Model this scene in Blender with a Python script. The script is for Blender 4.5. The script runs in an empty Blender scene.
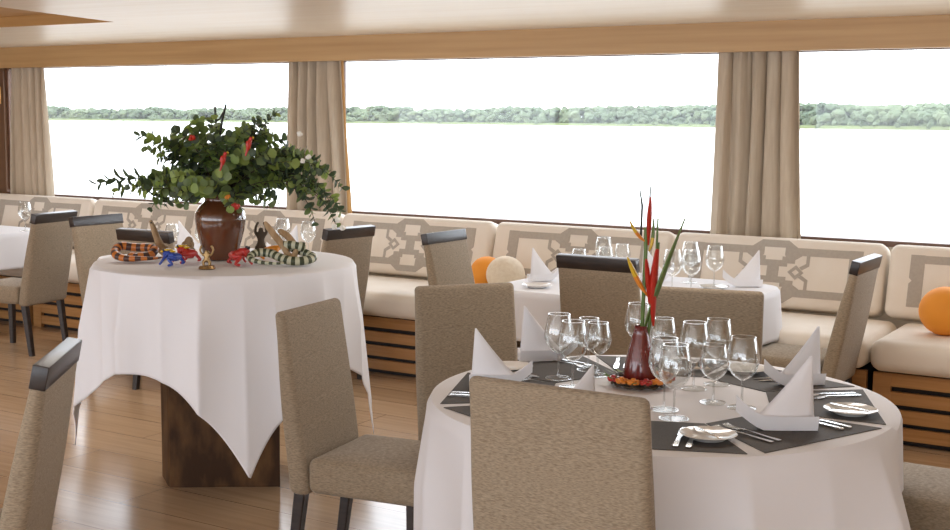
import bpy, bmesh, math, random
from mathutils import Vector, Matrix, noise
PI = math.pi
C = bpy.context.scene.collection
rnd = random.Random(7)
# ------------------------------------------------------------------ camera
SC = bpy.context.scene
F_PX = 1250.0
YAW, PITCH, ROLL = math.atan(1250/2043), math.atan(142.2/1250), math.radians(0.55)
EYE = Vector((0, 0, 1.63))
fw = Vector((-math.sin(YAW)*math.cos(PITCH), math.cos(YAW)*math.cos(PITCH), -math.sin(PITCH)))
rt0 = Vector((math.cos(YAW), math.sin(YAW), 0)); up0 = rt0.cross(fw)
rt = rt0*math.cos(ROLL)+up0*math.sin(ROLL); up = up0*math.cos(ROLL)-rt0*math.sin(ROLL)
cd = bpy.data.cameras.new('camera'); cam = bpy.data.objects.new('camera', cd); C.objects.link(cam)
cd.sensor_fit = 'HORIZONTAL'; cd.sensor_width = 36; cd.lens = F_PX/950*36
cd.clip_start = 0.05; cd.clip_end = 9000
m3 = Matrix((rt, up, -fw)).transposed(); cam.matrix_world = Matrix.Translation(EYE) @ m3.to_4x4()
SC.camera = cam
# ------------------------------------------------------------------ world, lights, exposure
W = bpy.data.worlds.new('overcast_sky'); SC.world = W; W.use_nodes = True
bg = W.node_tree.nodes['Background']; bg.inputs['Color'].default_value = (0.91, 0.97, 1.06, 1); bg.inputs['Strength'].default_value = 4.0
SC.view_settings.view_transform = 'Standard'; SC.view_settings.look = 'None'
SC.view_settings.gamma = 1; SC.view_settings.use_curve_mapping = False
SC.view_settings.exposure = 0.3
SC.cycles.transparent_max_bounces = 32; SC.cycles.max_bounces = 10; SC.cycles.diffuse_bounces = 5
SC.cycles.caustics_reflective = False; SC.cycles.caustics_refractive = False
def portal(name, x0, x1, z0, z1, y, facing):
    l = bpy.data.lights.new(name, 'AREA'); l.shape = 'RECTANGLE'; l.size = x1-x0; l.size_y = z1-z0
    l.cycles.is_portal = True
    o = bpy.data.objects.new(name, l); C.objects.link(o); o.location = ((x0+x1)/2, y, (z0+z1)/2)
    o.rotation_euler = (-PI/2 if facing < 0 else PI/2, 0, 0)
portal('window_portal', -11, 4, 0.95, 2.1, 7.8, -1)
portal('window_portal', -12.6, 3.6, 0.5, 2.2, -3.2, 1)
def add_ceiling_fill(x, y, sx, sy, power, col):  # soft fill light added below the ceiling to brighten the room, no real fixture
    l = bpy.data.lights.new('ceiling_fill', 'AREA'); l.shape = 'RECTANGLE'; l.size = sx; l.size_y = sy; l.energy = power; l.color = col
    o = bpy.data.objects.new('ceiling_fill', l); C.objects.link(o); o.location = (x, y, 2.2)
for x in (-8.5, -5.2, -1.9):
    add_ceiling_fill(x, 5.0, 1.2, 0.5, 15, (1.0, 0.94, 0.88))
# ------------------------------------------------------------------ materials
def new_mat(name):
    m = bpy.data.materials.new(name); m.use_nodes = True
    return m, m.node_tree.nodes, m.node_tree.links, m.node_tree.nodes['Principled BSDF']
def mat(name, col, rough=0.6, col2=None, scale=(20, 20, 20), detail=4, metal=0, bump=0, bscale=None, spec=None, coat=0, sheen=0, rampw=(0.3, 0.7), sub=0):
    m, n, l, p = new_mat(name)
    p.inputs['Base Color'].default_value = (*col, 1); p.inputs['Roughness'].default_value = rough; p.inputs['Metallic'].default_value = metal
    if spec is not None: p.inputs['Specular IOR Level'].default_value = spec
    if coat: p.inputs['Coat Weight'].default_value = coat; p.inputs['Coat Roughness'].default_value = 0.08
    if sheen: p.inputs['Sheen Weight'].default_value = sheen
    if col2 or bump:
        tc = n.new('ShaderNodeTexCoord'); mp = n.new('ShaderNodeMapping'); mp.inputs['Scale'].default_value = scale
        l.new(tc.outputs['Object'], mp.inputs['Vector'])
        nz = n.new('ShaderNodeTexNoise'); nz.inputs['Scale'].default_value = 1; nz.inputs['Detail'].default_value = detail
        l.new(mp.outputs['Vector'], nz.inputs['Vector'])
        if col2:
            r = n.new('ShaderNodeValToRGB'); r.color_ramp.elements[0].position = rampw[0]; r.color_ramp.elements[1].position = rampw[1]
            r.color_ramp.elements[0].color = (*col, 1); r.color_ramp.elements[1].color = (*col2, 1)
            l.new(nz.outputs['Fac'], r.inputs['Fac']); l.new(r.outputs['Color'], p.inputs['Base Color'])
        if bump:
            b = n.new('ShaderNodeBump'); b.inputs['Strength'].default_value = bump; b.inputs['Distance'].default_value = 0.004
            src = nz
            if bscale:
                mp2 = n.new('ShaderNodeMapping'); mp2.inputs['Scale'].default_value = bscale; l.new(tc.outputs['Object'], mp2.inputs['Vector'])
                src = n.new('ShaderNodeTexNoise'); src.inputs['Scale'].default_value = 1; src.inputs['Detail'].default_value = 2
                l.new(mp2.outputs['Vector'], src.inputs['Vector'])
            l.new(src.outputs['Fac'], b.inputs['Height']); l.new(b.outputs['Normal'], p.inputs['Normal'])
    return m
def thin_glass(name, tint=(0.97, 0.98, 0.98), gloss=1.0, f0=0.035, edge=0.6, power=3.0):
    m, n, l, p = new_mat(name); n.remove(p)
    out = n['Material Output']; tr = n.new('ShaderNodeBsdfTransparent'); tr.inputs['Color'].default_value = (*tint, 1)
    gl = n.new('ShaderNodeBsdfGlossy'); gl.inputs['Roughness'].default_value = 0.02; gl.inputs['Color'].default_value = (gloss, gloss, gloss, 1)
    lw = n.new('ShaderNodeLayerWeight'); lw.inputs['Blend'].default_value = 0.5
    pw = n.new('ShaderNodeMath'); pw.operation = 'POWER'; pw.inputs[1].default_value = power; l.new(lw.outputs['Facing'], pw.inputs[0])
    ma = n.new('ShaderNodeMath'); ma.operation = 'MULTIPLY_ADD'; ma.inputs[1].default_value = edge; ma.inputs[2].default_value = f0; l.new(pw.outputs[0], ma.inputs[0])
    mx = n.new('ShaderNodeMixShader'); l.new(ma.outputs[0], mx.inputs[0]); l.new(tr.outputs[0], mx.inputs[1]); l.new(gl.outputs[0], mx.inputs[2])
    l.new(mx.outputs[0], out.inputs['Surface']); return m
def translucent(m, col, f):
    n, l = m.node_tree.nodes, m.node_tree.links; p = n['Principled BSDF']; out = n['Material Output']
    t = n.new('ShaderNodeBsdfTranslucent'); t.inputs['Color'].default_value = (*col, 1)
    mx = n.new('ShaderNodeMixShader'); mx.inputs[0].default_value = f
    l.new(p.outputs[0], mx.inputs[1]); l.new(t.outputs[0], mx.inputs[2]); l.new(mx.outputs[0], out.inputs['Surface'])
def planks(name, c1, c2, gap, plank_l, plank_w, rough, gapw=0.004, grain=(1.5, 30, 1), mixf=0.5, coat=0, swap=False):
    m, n, l, p = new_mat(name)
    tc = n.new('ShaderNodeTexCoord'); mp = n.new('ShaderNodeMapping'); l.new(tc.outputs['Object'], mp.inputs['Vector'])
    if swap: mp.inputs['Rotation'].default_value = (0, 0, PI/2)
    br = n.new('ShaderNodeTexBrick'); l.new(mp.outputs['Vector'], br.inputs['Vector'])
    br.inputs['Scale'].default_value = 1; br.inputs['Brick Width'].default_value = plank_l; br.inputs['Row Height'].default_value = plank_w
    br.inputs['Mortar Size'].default_value = gapw; br.inputs['Color1'].default_value = (*c1, 1); br.inputs['Color2'].default_value = (*c2, 1); br.inputs['Mortar'].default_value = (*gap, 1)
    br.offset = 0.37; br.inputs['Bias'].default_value = 0.0
    mg = n.new('ShaderNodeMapping'); mg.inputs['Scale'].default_value = grain; l.new(mp.outputs['Vector'], mg.inputs['Vector'])
    nz = n.new('ShaderNodeTexNoise'); nz.inputs['Scale'].default_value = 1; nz.inputs['Detail'].default_value = 6; nz.inputs['Distortion'].default_value = 0.6; l.new(mg.outputs['Vector'], nz.inputs['Vector'])
    r = n.new('ShaderNodeValToRGB'); r.color_ramp.elements[0].position = 0.3; r.color_ramp.elements[1].position = 0.75
    r.color_ramp.elements[0].color = (0.62, 0.58, 0.54, 1); r.color_ramp.elements[1].color = (1.1, 1.1, 1.1, 1); l.new(nz.outputs['Fac'], r.inputs['Fac'])
    mx = n.new('ShaderNodeMix'); mx.data_type = 'RGBA'; mx.blend_type = 'MULTIPLY'; mx.inputs['Factor'].default_value = mixf
    l.new(br.outputs['Color'], mx.inputs['A']); l.new(r.outputs['Color'], mx.inputs['B']); l.new(mx.outputs['Result'], p.inputs['Base Color'])
    p.inputs['Roughness'].default_value = rough
    if coat: p.inputs['Coat Weight'].default_value = coat; p.inputs['Coat Roughness'].default_value = 0.2
    return m
M = {}
M['floor'] = planks('floor_planks', (0.50, 0.34, 0.205), (0.60, 0.42, 0.265), (0.18, 0.10, 0.055), 2.0, 0.28, 0.17, 0.002)
M['floor'].node_tree.nodes['Principled BSDF'].inputs['Specular IOR Level'].default_value = 0.85
M['ceil'] = mat('ceiling_veneer', (0.82, 0.74, 0.64), 0.36, (0.89, 0.83, 0.75), (0.9, 14, 1), 5)
M['beam'] = mat('honey_wood', (0.46, 0.27, 0.11), 0.4, (0.56, 0.35, 0.16), (0.8, 25, 25), 6)
M['coffer'] = mat('amber_wood', (0.46, 0.25, 0.08), 0.4, (0.55, 0.32, 0.12), (1, 20, 20), 5)
M['bench_wood'] = mat('bench_slat_wood', (0.36, 0.165, 0.05), 0.4, (0.48, 0.25, 0.09), (1.6, 30, 45), 6)
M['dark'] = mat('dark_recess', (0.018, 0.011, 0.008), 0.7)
M['wall'] = mat('wall_paint', (0.72, 0.62, 0.50), 0.6)
M['brown'] = mat('brown_panel', (0.13, 0.062, 0.03), 0.45, (0.18, 0.09, 0.045), (20, 20, 1.5), 5)
M['sill'] = mat('brown_sill', (0.11, 0.05, 0.028), 0.4, (0.17, 0.085, 0.05), (2, 30, 30), 5)
M['linen'] = mat('chair_linen', (0.195, 0.146, 0.093), 0.85, (0.40, 0.32, 0.225), (85, 85, 430), 6, bump=0.25, bscale=(200, 200, 420), sheen=0.15, rampw=(0.28, 0.75))
M['espresso'] = mat('espresso_wood', (0.018, 0.012, 0.010), 0.32, (0.035, 0.024, 0.02), (10, 10, 60), 4)
M['cushion'] = mat('cream_upholstery', (0.80, 0.72, 0.62), 0.75, (0.84, 0.77, 0.68), (6, 6, 6), 3, bump=0.1, bscale=(300, 300, 300))
M['applique'] = mat('grey_applique', (0.43, 0.38, 0.325), 0.8, (0.47, 0.42, 0.36), (60, 60, 60), 3)
M['cloth'] = mat('white_tablecloth', (0.82, 0.82, 0.85), 0.75, bump=0.10, scale=(14, 14, 14), bscale=(9, 9, 9))
M['napkin'] = mat('white_napkin', (0.87, 0.87, 0.90), 0.7, bump=0.1, scale=(40, 40, 40), bscale=(60, 60, 60))
M['mat'] = mat('charcoal_placemat', (0.065, 0.06, 0.056), 0.75, (0.10, 0.093, 0.086), (300, 300, 300), 2)
M['curtain'] = mat('linen_curtain', (0.58, 0.49, 0.375), 0.85, (0.68, 0.59, 0.47), (60, 60, 6), 4, sheen=0.1)
M['lining'] = mat('amber_lining', (0.62, 0.36, 0.14), 0.8)
M['glass'] = thin_glass('clear_stemware', (0.955, 0.965, 0.965), 1.0, 0.075, 0.95, 2.9)
M['rim'] = thin_glass('glass_rim', (0.93, 0.94, 0.94), 1.0, 0.45, 0.5, 1.5)
M['stemg'] = thin_glass('glass_stem', (0.92, 0.93, 0.93), 1.0, 0.12, 0.8, 2.0)
M['foot'] = thin_glass('glass_foot', (0.95, 0.96, 0.96), 1.0, 0.03, 0.40, 4.0)
M['pane'] = thin_glass('window_glass', (0.99, 0.995, 0.99), 0.9, 0.02, 0.25)
M['china'] = mat('white_china', (0.82, 0.81, 0.79), 0.12, coat=0.5)
M['steel'] = mat('stainless_steel', (0.72, 0.71, 0.69), 0.2, metal=1)
M['brass'] = mat('brass', (0.65, 0.42, 0.14), 0.3, metal=1)
M['bronze'] = mat('bronze', (0.30, 0.19, 0.08), 0.35, metal=0.8)
M['glaze'] = mat('brown_glaze', (0.080, 0.025, 0.011), 0.10, (0.145, 0.05, 0.021), (7, 7, 4), 4, coat=0.8)
M['trunk'] = mat('dark_trunk_wood', (0.045, 0.02, 0.008), 0.55, (0.19, 0.095, 0.035), (9, 9, 3.5), 8, spec=0.2, rampw=(0.42, 0.72), bump=0.5, bscale=(25, 25, 5))
M['leaf'] = mat('eucalyptus_leaf', (0.10, 0.155, 0.06), 0.45, (0.22, 0.29, 0.13), (9, 9, 9), 3)
M['leaf2'] = mat('lime_leaf', (0.21, 0.31, 0.07), 0.45, (0.33, 0.42, 0.13), (9, 9, 9), 3)
M['leafd'] = mat('blue_green_leaf', (0.045, 0.075, 0.05), 0.5, (0.10, 0.14, 0.09), (9, 9, 9), 3)
M['stem'] = mat('brown_stem', (0.07, 0.05, 0.03), 0.7)
M['stick'] = mat('dark_stick', (0.03, 0.032, 0.022), 0.6)
M['green'] = mat('green_stem', (0.07, 0.13, 0.02), 0.4, (0.14, 0.22, 0.04), (30, 30, 5), 3)
M['red'] = mat('red_bract', (0.50, 0.025, 0.012), 0.35)
M['orange'] = mat('orange_bract', (0.75, 0.25, 0.03), 0.4)
M['yellow'] = mat('yellow_plastic', (0.70, 0.45, 0.03), 0.35)
M['blue'] = mat('blue_plastic', (0.03, 0.07, 0.35), 0.3)
M['crimson'] = mat('crimson_plastic', (0.48, 0.035, 0.03), 0.3)
M['tangerine'] = mat('tangerine_plastic', (0.72, 0.27, 0.03), 0.35)
M['black'] = mat('black_plastic', (0.015, 0.012, 0.012), 0.35)
M['snake_o'] = mat('snake_orange', (0.55, 0.17, 0.03), 0.4)
M['snake_b'] = mat('snake_dark', (0.06, 0.025, 0.02), 0.4)
M['snake_g'] = mat('snake_olive', (0.045, 0.055, 0.025), 0.4)
M['snake_w'] = mat('snake_pale', (0.50, 0.50, 0.36), 0.45)
M['drift'] = mat('driftwood', (0.28, 0.17, 0.08), 0.7, (0.45, 0.31, 0.17), (40, 40, 12), 5)
M['maroon'] = mat('maroon_ceramic', (0.16, 0.018, 0.015), 0.15, coat=0.6)
M['fruit'] = mat('orange_velvet', (0.85, 0.32, 0.03), 0.7, bump=0.2, scale=(60, 60, 60))
M['cream'] = mat('cream_velvet', (0.80, 0.70, 0.55), 0.75, (0.72, 0.60, 0.45), (50, 50, 50), 3, bump=0.3, bscale=(80, 80, 80))
M['white_f'] = mat('white_petal', (0.85, 0.84, 0.78), 0.5)
M['river'] = mat('river_water', (0.32, 0.27, 0.20), 0.12, bump=0.15, scale=(0.25, 0.25, 0.25), spec=0.9)
M['forest'] = mat('forest_leaf', (0.045, 0.075, 0.035), 0.8, (0.12, 0.15, 0.075), (0.02, 0.02, 0.02), 3)
translucent(M['curtain'], (0.62, 0.48, 0.35), 0.22)
for k_, c_ in (('leaf', (0.30, 0.42, 0.12)), ('leaf2', (0.45, 0.6, 0.15)), ('leafd', (0.14, 0.20, 0.09))): translucent(M[k_], c_, 0.3)
M['bank'] = mat('grassy_bank', (0.13, 0.16, 0.055), 0.9)
# ------------------------------------------------------------------ mesh helpers
class MB:
    def __init__(s): s.v = []; s.f = []; s.m = []
    def add(s, vs, fs, mi=0, mx=None):
        b = len(s.v)
        s.v += [tuple(mx @ Vector(v)) if mx else tuple(v) for v in vs]
        s.f += [tuple(i+b for i in f) for f in fs]; s.m += [mi]*len(fs); return s
    def loft(s, rings, mi=0, mx=None, cap0=True, cap1=True, close=True, mis=None):
        n = len(rings[0]); vs = [p for r in rings for p in r]; fs = []; ms = []
        for k in range(len(rings)-1):
            for i in range(n if close else n-1):
                j = (i+1) % n; fs.append((k*n+i, k*n+j, (k+1)*n+j, (k+1)*n+i)); ms.append(mis[k] if mis else mi)
        if cap0: fs.append(tuple(reversed(range(n)))); ms.append(mis[0] if mis else mi)
        if cap1: fs.append(tuple(range((len(rings)-1)*n, len(rings)*n))); ms.append(mis[-1] if mis else mi)
        b = len(s.m); s.add(vs, fs, mi, mx); s.m[b:] = ms; return s
    def box(s, c, d, mi=0, mx=None, bev=0.0):
        x, y, z = c; a, b, h = d[0]/2, d[1]/2, d[2]/2
        if bev:
            return s.pbox(c, d, bev, bev, mi, mx, 2)
        vs = [(x+i*a, y+j*b, z+k*h) for k in (-1, 1) for j in (-1, 1) for i in (-1, 1)]
        fs = [(0, 2, 3, 1), (4, 5, 7, 6), (0, 1, 5, 4), (2, 6, 7, 3), (0, 4, 6, 2), (1, 3, 7, 5)]
        return s.add(vs, fs, mi, mx)
    def pbox(s, c, d, rc, re, mi=0, mx=None, seg=4, crown=0.0):
        x, y, z = c; w, dp, h = d; rings = []
        for k in range(seg+1):
            t = PI/2*k/seg; ins = re*(1-math.sin(t)); zz = z-h/2+re*(1-math.cos(t)); rings.append((ins, zz))
        for k in range(seg+1):
            t = PI/2*k/seg; ins = re*(1-math.cos(t)); zz = z+h/2-re*(1-math.sin(t)); rings.append((ins, zz))
        R = [rrect(w-2*i, dp-2*i, max(rc-i, 0.002), x, y, zz) for i, zz in rings]
        if crown:
            for f_, c_ in ((0.85, 0.5), (0.6, 0.85), (0.3, 1.0)):
                R.append([(x+(p[0]-x)*f_, y+(p[1]-y)*f_, z+h/2+crown*c_) for p in rrect(w-2*re, dp-2*re, max(rc-re, 0.002), x, y, 0)])
        return s.loft(R, mi, mx)
    def lathe(s, prof, n=28, mi=0, mx=None, cap0=False, cap1=False, mis=None):
        R = [[(r*math.cos(2*PI*i/n), r*math.sin(2*PI*i/n), z) for i in range(n)] for r, z in prof]
        return s.loft(R, mi, mx, cap0, cap1, mis=mis)
    def tube(s, pts, rad, n=8, mi=0, mx=None, mis=None, flat=1.0):
        pts = [Vector(p) for p in pts]; R = []
        if not isinstance(rad, (list, tuple)): rad = [rad]*len(pts)
        T = [(pts[min(i+1, len(pts)-1)]-pts[max(i-1, 0)]).normalized() for i in range(len(pts))]
        ref = Vector((0, 0, 1)) if abs(T[0].z) < 0.9 else Vector((1, 0, 0))
        u = (ref-T[0]*ref.dot(T[0])).normalized()
        for p, t, r in zip(pts, T, rad):
            u = (u-t*u.dot(t)).normalized(); w = t.cross(u)
            R.append([tuple(p+(u*math.cos(2*PI*i/n)*flat+w*math.sin(2*PI*i/n))*r) for i in range(n)])
        return s.loft(R, mi, mx, mis=mis)
    def prism(s, poly, z0, z1, mi=0, mx=None):
        return s.loft([[(x, y, z0) for x, y in poly], [(x, y, z1) for x, y in poly]], mi, mx)
    def ball(s, c, r, mi=0, mx=None, n=12, sc=(1, 1, 1)):
        R = []
        for k in range(1, n):
            t = -PI/2+PI*k/n; R.append([(c[0]+sc[0]*r*math.cos(t)*math.cos(2*PI*i/(2*n)), c[1]+sc[1]*r*math.cos(t)*math.sin(2*PI*i/(2*n)), c[2]+sc[2]*r*math.sin(t)) for i in range(2*n)])
        return s.loft(R, mi, mx)
    def build(s, name, mats, parent=None, smooth=True, solid=0, sub=0):
        me = bpy.data.meshes.new(name); me.from_pydata(s.v, [], s.f)
        if not isinstance(mats, (list, tuple)): mats = [mats]
        for m in mats: me.materials.append(M[m] if isinstance(m, str) else m)
        me.polygons.foreach_set('material_index', s.m)
        if smooth: me.polygons.foreach_set('use_smooth', [True]*len(me.polygons))
        bm = bmesh.new(); bm.from_mesh(me); bmesh.ops.recalc_face_normals(bm, faces=bm.faces); bm.to_mesh(me); bm.free()
        me.update()
        if smooth: me.set_sharp_from_angle(angle=math.radians(42))
        o = bpy.data.objects.new(name, me); C.objects.link(o)
        if parent: o.parent = parent
        if solid:
            md = o.modifiers.new('thickness', 'SOLIDIFY'); md.thickness = solid; md.offset = 0
        if sub:
            md = o.modifiers.new('smooth', 'SUBSURF'); md.levels = sub; md.render_levels = sub
        return o
def rrect(w, d, r, x=0, y=0, z=0, n=5):
    r = min(r, w/2-1e-4, d/2-1e-4); P = []
    for cx, cy, a in ((w/2-r, d/2-r, 0), (-w/2+r, d/2-r, PI/2), (-w/2+r, -d/2+r, PI), (w/2-r, -d/2+r, 1.5*PI)):
        for i in range(n+1):
            t = a+PI/2*i/n; P.append((x+cx+r*math.cos(t), y+cy+r*math.sin(t), z))
    return P
def tag(o, label, cat, group=None, kind=None):
    o['label'] = label; o['category'] = cat
    if group: o['group'] = group
    if kind: o['kind'] = kind
    return o
def thing(name, label, cat, loc=(0, 0, 0), rz=0, group=None):
    o = bpy.data.objects.new(name, None); C.objects.link(o); o.empty_display_size = 0.05
    o.location = loc; o.rotation_euler = (0, 0, rz); return tag(o, label, cat, group)
def struct(o, label=None, cat=None):
    o['kind'] = 'structure'
    if label: o['label'] = label
    if cat: o['category'] = cat
    return o
def dup(root, loc, rz, label, group=None):
    r = root.copy(); C.objects.link(r); r.location = loc; r.rotation_euler = (0, 0, rz); r['label'] = label
    if group: r['group'] = group
    for ch in list(root.children):
        c = ch.copy(); C.objects.link(c); c.parent = r
        for g in list(ch.children):
            d = g.copy(); C.objects.link(d); d.parent = c
    return r
def TR(x=0, y=0, z=0, rz=0, rx=0, ry=0, s=1):
    return Matrix.Translation((x, y, z)) @ Matrix.Rotation(rz, 4, 'Z') @ Matrix.Rotation(ry, 4, 'Y') @ Matrix.Rotation(rx, 4, 'X') @ Matrix.Scale(s, 4)
def skin(name, chains, mats, parent=None, sub=2, z_min=None):
    """one continuous body grown along joined chains of (x,y,z,r); a chain may start at an existing joint index"""
    vs = []; es = []; rs = []
    for ch in chains:
        prev = None
        for it in ch:
            if isinstance(it, int): prev = it; continue
            vs.append(it[:3]); rs.append(it[3]); i = len(vs)-1
            if prev is not None: es.append((prev, i))
            prev = i
    me = bpy.data.meshes.new(name); me.from_pydata(vs, es, []); me.materials.append(M[mats])
    o = bpy.data.objects.new(name, me); C.objects.link(o)
    md = o.modifiers.new('skin', 'SKIN')
    md.use_smooth_shade = True
    if not me.skin_vertices: 
        bm = bmesh.new(); bm.from_mesh(me); bm.verts.layers.skin.verify(); bm.to_mesh(me); bm.free()
    for i, r in enumerate(rs):
        me.skin_vertices[0].data[i].radius = (r, r); me.skin_vertices[0].data[i].use_root = (i == 0)
    sb = o.modifiers.new('smooth', 'SUBSURF'); sb.levels = sub; sb.render_levels = sub
    if parent: o.parent = parent
    return o
# ------------------------------------------------------------------ the boat's dining room
X0, X1, Y0, YW = -13.0, 4.0, -3.0, 7.62
CEIL = 2.254
struct(MB().box(((X0+X1)/2, (Y0+YW)/2, -0.05), (X1-X0, YW-Y0+0.3, 0.1)).build('floor', 'floor', smooth=False))
# ceiling with a recessed coffer whose corner shows at the top left
ca, cb = Vector((-6.27, 5.76)), Vector((-6.04, 4.71)); cdir = (cb-ca).normalized()
cc = ca+cdir*4.5; cl = -11.5
mb = MB(); z = CEIL
outer = [(X0, Y0), (X1, Y0), (X1, YW+0.15), (X0, YW+0.15)]
q = [(cl, cc.y), (cc.x, cc.y), (ca.x, ca.y), (cl, ca.y)]
vs = [(x, y, z) for x, y in outer+q]; fs = [(0, 1, 5, 4), (1, 2, 6, 5), (2, 3, 7, 6), (3, 0, 4, 7)]
mb.add(vs, fs); mb.add([(x, y, z+0.2) for x, y in outer], [(0, 1, 2, 3)])
ceil_o = struct(mb.build('ceiling', 'ceil', smooth=False))
mb = MB(); mb.add([(x, y, zz) for zz in (z, z+0.07) for x, y in q], [(0, 1, 5, 4), (1, 2, 6, 5), (2, 3, 7, 6), (3, 0, 4, 7), (4, 5, 6, 7)])
struct(mb.build('trim_1', 'coffer', smooth=False), 'amber wood lined recess in the ceiling at top left', 'ceiling recess')
struct(MB().box(((X0+X1)/2, 7.40+0.03, (2.073+CEIL)/2+0.002), (X1-X0, 0.06, CEIL-2.073)).build('trim_2', 'beam', smooth=False), 'honey coloured wooden beam above the windows', 'beam')
struct(MB().box(((X0+X1)/2, YW+0.05, 0.465), (X1-X0, 0.1, 0.93)).build('wall_window', 'wall', smooth=False))
struct(MB().box(((X0+X1)/2, YW+0.05, (2.12+CEIL)/2), (X1-X0, 0.1, CEIL-2.12)).build('wall_header', 'wall', smooth=False))
for i, (x, w) in enumerate(((-6.08, 0.34), (-2.60, 0.36), (0.88, 0.36))):
    struct(MB().box((x, YW+0.05, 1.525), (w, 0.1, 1.19)).build('trim_%d' % (i+3), 'wall', smooth=False), 'window post behind a curtain', 'post')
struct(MB().box((-11.65, YW+0.02, 1.525), (3.8, 0.06, 1.19)).build('wall_left_panel', 'brown', smooth=False), 'brown wood wall panel left of the first curtain', 'wall panel')
for i, (a, b) in enumerate(((-9.75, -6.25), (-5.91, -2.78), (-2.42, 0.70), (1.06, X1))):
    g = MB(); x = (a+b)/2; w = b-a
    g.box((x, YW+0.03, 0.9375), (w, 0.10, 0.035)); g.box((x, YW+0.05, 2.10), (w, 0.06, 0.04))
    for sx in (a+0.015, b-0.015): g.box((sx, YW+0.05, 1.53), (0.03, 0.06, 1.10))
    wo = struct(g.build('window_%d' % (i+1), 'sill', smooth=False))
    po = MB().box((x, YW+0.05, 1.53), (w-0.06, 0.006, 1.10)).build('pane', 'pane', wo, smooth=False)
struct(MB().box((X0-0.05, (Y0+YW)/2, CEIL/2), (0.1, YW-Y0, CEIL)).build('wall_left', 'wall', smooth=False))
struct(MB().box((X1+0.05, (Y0+YW)/2, CEIL/2), (0.1, YW-Y0, CEIL)).build('wall_right', 'wall', smooth=False))
g = MB(); xm = (X0+X1)/2
g.box((xm, Y0-0.05, 0.25), (X1-X0, 0.1, 0.5)); g.box((xm, Y0-0.05, 2.19), (X1-X0, 0.1, 0.08))
for x in (-13, -9.6, -6.2, -2.8, 0.6, 4): g.box((x, Y0-0.05, 1.2), (0.2, 0.1, 2.1))
struct(g.build('wall_back', 'wall', smooth=False))
# brass hook on the brown panel
hk = thing('wall_hook', 'small brass hook on the brown wood panel at far left', 'hook', (-9.80, YW-0.01, 1.84))
MB().pbox((0, -0.008, 0), (0.04, 0.012, 0.16), 0.004, 0.004).build('backplate', 'brass', hk)
MB().tube([(0, -0.012, 0.05), (0, -0.05, 0.045), (0, -0.07, 0.07)], 0.007).build('hook_arm', 'brass', hk)
# ------------------------------------------------------------------ outside: river and far bank
RZ = -1.5
rv = MB().add([(-7000, 8, RZ), (7000, 8, RZ), (7000, 7000, RZ), (-7000, 7000, RZ)], [(0, 1, 2, 3)]).build('river', 'river', smooth=False)
struct(rv, 'wide pale river under an overcast sky', 'river')
fm = MB(); bk = MB(); ico = None
bmi = bmesh.new(); bmesh.ops.create_icosphere(bmi, subdivisions=2, radius=1); iv = [v.co.copy() for v in bmi.verts]; ifc = [tuple(v.index for v in f.verts) for f in bmi.faces]; bmi.free()
def bank_at(px):
    a = YAW+math.atan((475-px)/F_PX); t = (px-100)/800.0
    d = 3300-1500*max(0, min(1.3, t+0.1)); return Vector((-math.sin(a)*d, math.cos(a)*d, RZ)), d
prev = None
for k in range(-30, 131, 2):
    p, d = bank_at(k*8); n = Vector((p.x, p.y, 0)).normalized()
    cur = [tuple(p-n*5), tuple(p+Vector((0, 0, 4))), tuple(p+n*300+Vector((0, 0, 10)))]
    if prev: bk.add(prev+cur, [(0, 3, 4, 1), (1, 4, 5, 2)])
    prev = cur
struct(bk.build('riverbank', 'bank'), 'low green grassy bank along the far shore', 'riverbank')
fr = random.Random(3)
for k in range(3400):
    px = fr.uniform(-260, 1200); p, d = bank_at(px); n = Vector((p.x, p.y, 0)).normalized()
    dep = fr.uniform(5, 75); p = p+n*dep
    big = 0.5+0.5*noise.noise(Vector((px*0.012, 3.1, 0))); lim = 0.66+0.42*big
    if px < 330: lim *= 0.95+0.25*noise.noise(Vector((px*0.03, 0, 5)))
    h = fr.uniform(25, 40)*lim if dep > 30 else fr.uniform(7, 27); r = fr.uniform(4.5, 9.5)
    zc = h-r*0.7
    if zc < r*0.4: zc = r*0.4
    sd = fr.uniform(0, 99)
    vs = []
    for v in iv:
        s_ = 1+0.35*noise.noise(v*2.2+Vector((sd, 0, 0)))+0.4*noise.noise(v*7.3+Vector((0, sd, 0)))
        vs.append((p.x+v.x*r*s_, p.y+v.y*r*s_, RZ+zc+v.z*(r*0.75)*s_))
    fm.add(vs, ifc)
    if zc > r:   # trunk under the crown
        fm.lathe([(0.8, 0), (0.5, zc)], 5, 0, Matrix.Translation((p.x, p.y, RZ)))
hz_m = bpy.data.materials.new('river_haze'); hz_m.use_nodes = True; hn = hz_m.node_tree.nodes; hn.remove(hn['Principled BSDF'])
hv = hn.new('ShaderNodeVolumeScatter'); hv.inputs['Color'].default_value = (0.93, 0.97, 1.0, 1); hv.inputs['Density'].default_value = 0.00004; hv.inputs['Anisotropy'].default_value = 0.0
hz_m.node_tree.links.new(hv.outputs[0], hn['Material Output'].inputs['Volume']); M['haze'] = hz_m
tag(MB().prism([(-4200, 350), (1500, 350), (1500, 3600), (-4200, 3600)], RZ+0.3, 70).build('river_haze', 'haze', smooth=False), 'thin pale haze lying over the far side of the river', 'haze', kind='stuff')
for k in range(1100):     # undergrowth closing the gaps
    p, d = bank_at(fr.uniform(-260, 1200)); n = Vector((p.x, p.y, 0)).normalized(); p = p+n*fr.uniform(70, 95); r = fr.uniform(7, 11); zc = fr.uniform(4, 19); sd = fr.uniform(0, 99)
    fm.add([(p.x+v.x*r*q_, p.y+v.y*r*q_, RZ+zc+v.z*r*q_) for v in iv for q_ in (1+0.3*noise.noise(v*2.2+Vector((sd, 0, 0))),)], ifc)
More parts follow.
